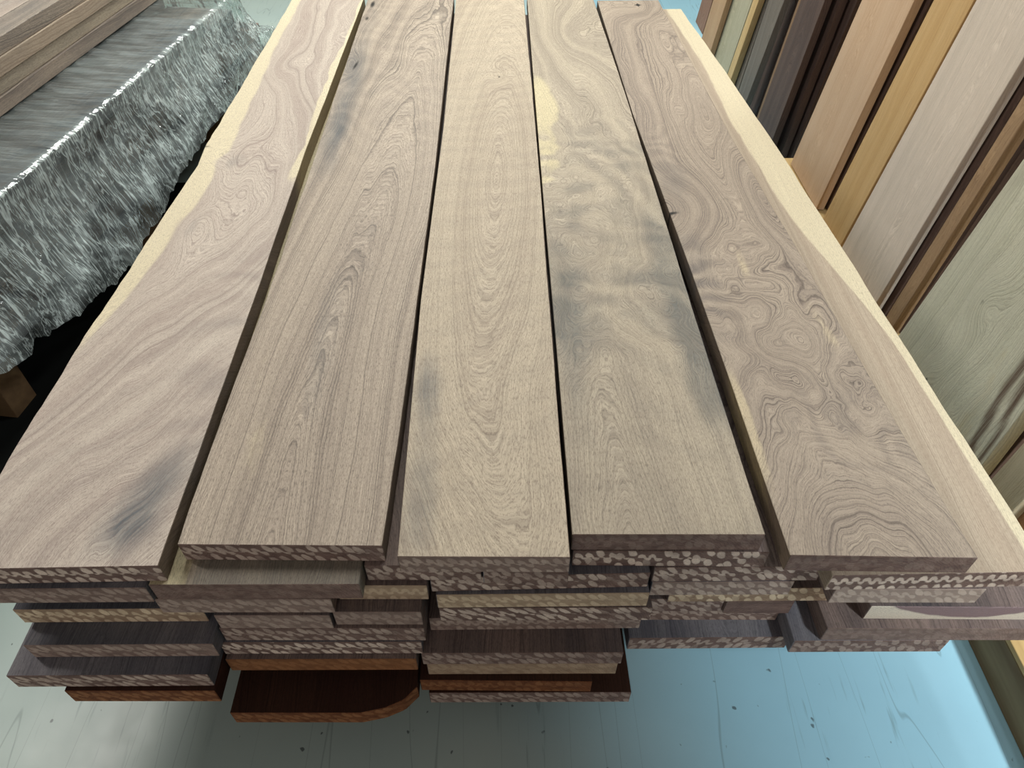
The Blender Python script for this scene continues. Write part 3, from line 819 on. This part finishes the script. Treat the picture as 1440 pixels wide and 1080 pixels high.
GW = 'plastic-wrapped boards of the left stack'
names = ['topmost', 'second', 'third', 'fourth', 'fifth', 'sixth', 'seventh']
zt = 0.60
for k in range(7):
    if k == 3: zt -= 0.02
    out = 0.0 if k < 3 else random.uniform(0.0, 0.02)
    yend = -0.02 - random.uniform(0, 0.03) if k < 3 else 0.16 - random.uniform(0, 0.03)
    left_board(-0.30 + out, out - 0.006, -3.3, yend if k else -0.30, zt, 0.0495, [M_walnut if k % 2 else M_walnut_grey, M_end],
               '%s board of the wrapped stack, its side seen through creased plastic' % names[k], GW)
    if k == 0:
        left_board(-0.62, -0.303, -3.3, -0.05, zt, 0.0495, [M_walnut_grey, M_end], 'wrapped board beside the bare boards lying on the plastic', GW)
        left_board(-0.95, -0.623, -3.3, -0.05, zt, 0.0495, [M_walnut, M_end], 'wrapped board in the top layer under the bare boards', GW)
    elif k < 6 or True:
        left_board(-0.95, -0.303, -3.3, yend - 0.02, zt, 0.0495, [M_walnut, M_end], 'inner boards of the wrapped stack hidden behind its outer column', GW)
    zt -= 0.05
zb = zt
for y in (-2.75, -1.9, -1.0, -0.15):
    o = box_obj('stack_bearer', -0.97, -0.05 if y > -2.5 else 0.10, y - 0.05, y + 0.05, 0.0, zb - 0.001, M_bearer, bevel=0.003)
    o.matrix_world = ML
    tag(o, 'timber bearer lying on the floor under the wrapped stack', 'bearer', 'bearers under the wrapped stack')

# bare boards on top of the wrapping
GB = 'bare boards on the wrapped stack'
pe = MLi @ Vector(at(0, 171, 0.60) + (0.6,)); pe2 = MLi @ Vector(at(0, 32, 0.79) + (0.79,))
xr_ = pe.x; xm = pe2.x
tn = ['topmost', 'second', 'third', 'lowest']
for k in range(4):
    dx = (0.0, 0.006, -0.004, 0.004)[k]
    left_board(xm + 0.004 + dx, xr_ + dx, -3.2, 0.35, 0.612 + 0.048 * (4 - k), 0.0475, [[M_top[1], M_top[5], M_top[3], M_top[4]][k], M_end],
               '%s of four unwrapped boards stacked on the plastic, facing the aisle' % tn[k], GB)
    left_board(xm - 0.26 + dx, xm - 0.002 + dx, -3.2, 0.35, 0.612 + 0.048 * (4 - k), 0.0475, [[M_top[0], M_walnut, M_walnut, M_walnut][k], M_end],
               'unwrapped board in the top left corner of the photo, past the seam' if k == 0 else 'unwrapped board hidden under the far left one', GB)

# the clear film
N = NT('clear_plastic_film')
Pn = N.n('TexCoord').outputs['UV']
wv = N.noise(Pn, 3.0, 3, 0.6, 0.6)
v2 = N.n('Mapping', {0: Pn, 2: (0, 0, R(12)), 3: (15, 1.5, 1)}).outputs[0]
v3 = N.n('Mapping', {0: Pn, 2: (0, 0, R(-24)), 3: (19, 2.2, 1)}).outputs[0]
c1 = N.noise(v2, 1.0, 4, 0.6, 0.5); c2 = N.noise(v3, 1.0, 4, 0.6, 0.5)
rdg = lambda c: N.rng(N.math('ABSOLUTE', N.math('SUBTRACT', c, 0.5)), 0.020, 0.0, 0, 1)
v4 = N.n('Mapping', {0: Pn, 2: (0, 0, R(3)), 3: (46, 3.5, 1)}).outputs[0]
c3 = N.noise(v4, 1.0, 3, 0.6, 0.4)
crease = N.math('MAXIMUM', N.math('MAXIMUM', rdg(c1), rdg(c2)), N.math('MULTIPLY', rdg(c3), 0.7))
side = N.attr('side')
crease = N.math('MULTIPLY', crease, N.rng(wv, 0.3, 0.6, 0.5, 1.0))
fac = N.math('ADD', N.math('MULTIPLY', crease, N.rng(side, 0, 1, 0.10, 0.70)), N.math('ADD', 0.05, N.math('MULTIPLY', N.rng(wv, 0.38, 0.68), N.rng(side, 0, 1, 0.10, 0.30))))
h = N.math('ADD', N.math('MULTIPLY', N.math('ADD', c1, c2), 0.5), N.math('MULTIPLY', N.noise(Pn, 24, 3, 0.6), 0.5))
bp = N.n('Bump', {'Strength': 1.0, 'Distance': 0.012, 'Height': h})
tr = N.n('BsdfTransparent', {'Color': (0.84, 0.90, 0.88, 1)})
df = N.n('BsdfDiffuse', {'Color': (0.80, 0.90, 0.87, 1)})
gl = N.n('BsdfGlossy', {'Color': (1, 1, 1, 1), 'Roughness': 0.09}); N.t.links.new(bp.outputs[0], gl.inputs['Normal'])
m1 = N.n('MixShader', {0: fac, 1: tr.outputs[0], 2: df.outputs[0]})
fr = N.n('Fresnel', {'IOR': 1.45}); N.t.links.new(bp.outputs[0], fr.inputs['Normal'])
m2 = N.n('MixShader', {0: N.math('MULTIPLY_ADD', fr.outputs[0], 1.0, 0.05, clamp=True), 1: m1.outputs[0], 2: gl.outputs[0]})
N.t.links.new(m2.outputs[0], N.out.inputs[0])
M_film = N.m

# hem of the film in the stack's own frame, from points along its lower border
hem = []
for u, v, off in ((0, 512, 0.08), (62, 470, 0.08), (120, 425, 0.09), (187, 377, 0.10), (215, 305, 0.07), (244, 228, 0.05), (300, 152, 0.04), (353, 82, 0.03)):
    d = Vector(ray(u, v)); R3 = MLi.to_3x3(); dl = R3 @ d; ol = MLi @ Vector((0, 0, CAMZ))
    sdist = (off - ol.x) / dl.x
    p = ol + dl * sdist
    hem.append((p.y, max(0.012, p.z)))
hem.sort()
hy = np.array([p[0] for p in hem]); hz = np.array([p[1] for p in hem])
ny, ns = 620, 110
y0, y1 = -3.3, 0.20
vs = []; uv = []; sd = []
for j in range(ny + 1):
    y = y0 + (y1 - y0) * j / ny
    hzv = float(np.interp(y, hy, hz)) + 0.022 * float(vnoise(y * 14, 0.0, 3)) + 0.012 * float(vnoise(y * 45, 0.0, 4))
    drop_x = 0.0 if y < 0.0 else 0.02
    for i in range(ns + 1):
        a = i / ns
        if a < 0.30:                       # over the top
            x = -0.62 + (0.62 + 0.006) * a / 0.30; z = 0.609; sdv = 0.0
        else:
            q = (a - 0.30) / 0.70
            z = 0.606 + (max(0.012, hzv) - 0.606) * q
            x = 0.008 + 0.05 * sm(q, 0.15, 0.9) + 0.03 * q * q; sdv = 1.0
        # the upper tier ends short of the lower one
        if y > 0.0:
            z = min(z, 0.609 - 0.19 * float(sm(y, 0.0, 0.06)))
        if y > 0.15:
            z = min(z, 0.42 - 0.3 * (y - 0.15) / 0.05)
        amp = (0.004 if sdv == 0 else 0.011)
        s_ = 0.6 * float(0) 
        vs.append((x, y, z)); uv.append((y, (a - 0.30) * 1.0)); sd.append(sdv)
V = np.array(vs); U_ = np.array(uv); SD = np.array(sd)
q = np.clip(U_[:, 1] / 0.70, 0, 1)
wr = fbm(V[:, 1] * 11 + U_[:, 1] * 6, U_[:, 1] * 1.6, 140, 4) + 0.5 * fbm(V[:, 1] * 16 - U_[:, 1] * 12, U_[:, 1] * 3, 150, 3)
V[:, 0] += SD * (0.006 + 0.009 * (wr * 0.5 + 0.5) * (0.4 + q)) 
tw = fbm(V[:, 0] * 14, V[:, 1] * 24, 160, 3)
V[:, 2] += (1 - SD) * 0.0035 * (tw + 0.3) * np.where(V[:, 0] > xr_ - 0.02, 1, 0)
faces = []
for j in range(ny):
    for i in range(ns):
        A = j * (ns + 1) + i
        faces.append((A, A + 1, A + ns + 2, A + ns + 1))
me = bpy.data.meshes.new('plastic_film'); me.from_pydata(V.tolist(), [], faces)
me.polygons.foreach_set('use_smooth', [True] * len(faces))
ul = me.uv_layers.new(name='UVMap')
li = np.zeros(len(me.loops), dtype=np.int32); me.loops.foreach_get('vertex_index', li)
ul.data.foreach_set('uv', U_[li].astype(np.float32).ravel())
setf(me, 'side', SD); me.materials.append(M_film)
o = link('plastic_film', me); o.matrix_world = ML
tag(o, 'creased clear plastic film draped over the left stack of boards', 'plastic film')

# thin dark sheet on the floor between the stacks
N = NT('black_matte')
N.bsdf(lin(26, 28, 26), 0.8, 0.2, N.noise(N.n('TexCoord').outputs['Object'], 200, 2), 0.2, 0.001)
o = box_obj('floor_dark_sheet', -2.2, -0.86, 0.95, 2.93, 0.0, 0.008, N.m, bevel=0.002)
tag(o, 'thin dark sheet on the floor between the two stacks', 'mat')

# film wrapped round the bearer end that juts out towards the aisle
bm = bmesh.new()
box_bm(bm, -0.30, 0.112, -2.80 - 0.012, -2.70 + 0.012, 0.001, zb + 0.008)
bmesh.ops.subdivide_edges(bm, edges=bm.edges, cuts=9, use_grid_fill=True)
for v in bm.verts:
    n_ = float(fbm(v.co.x * 30 + v.co.z * 12, v.co.y * 30 + v.co.z * 20, 300, 2))
    c_ = Vector((v.co.x + 0.1, v.co.y + 2.75, v.co.z - 0.1)).normalized()
    if v.co.z > 0.01: v.co += Vector((c_.x, c_.y, c_.z * 0.4)) * 0.008 * (n_ + 0.6)
me = bpy.data.meshes.new('bearer_film'); bm.to_mesh(me); bm.free()
uvl = me.uv_layers.new(name='UVMap')
for lp in me.loops:
    co = me.vertices[lp.vertex_index].co
    uvl.data[lp.index].uv = (co.x * 1.3 + co.y * 1.7, co.z * 3)
setf(me, 'side', np.ones(len(me.vertices))); me.materials.append(M_film)
o = link('bearer_film', me); o.matrix_world = ML
tag(o, 'crinkled plastic film wrapped round the bearer end at the left edge', 'plastic film')
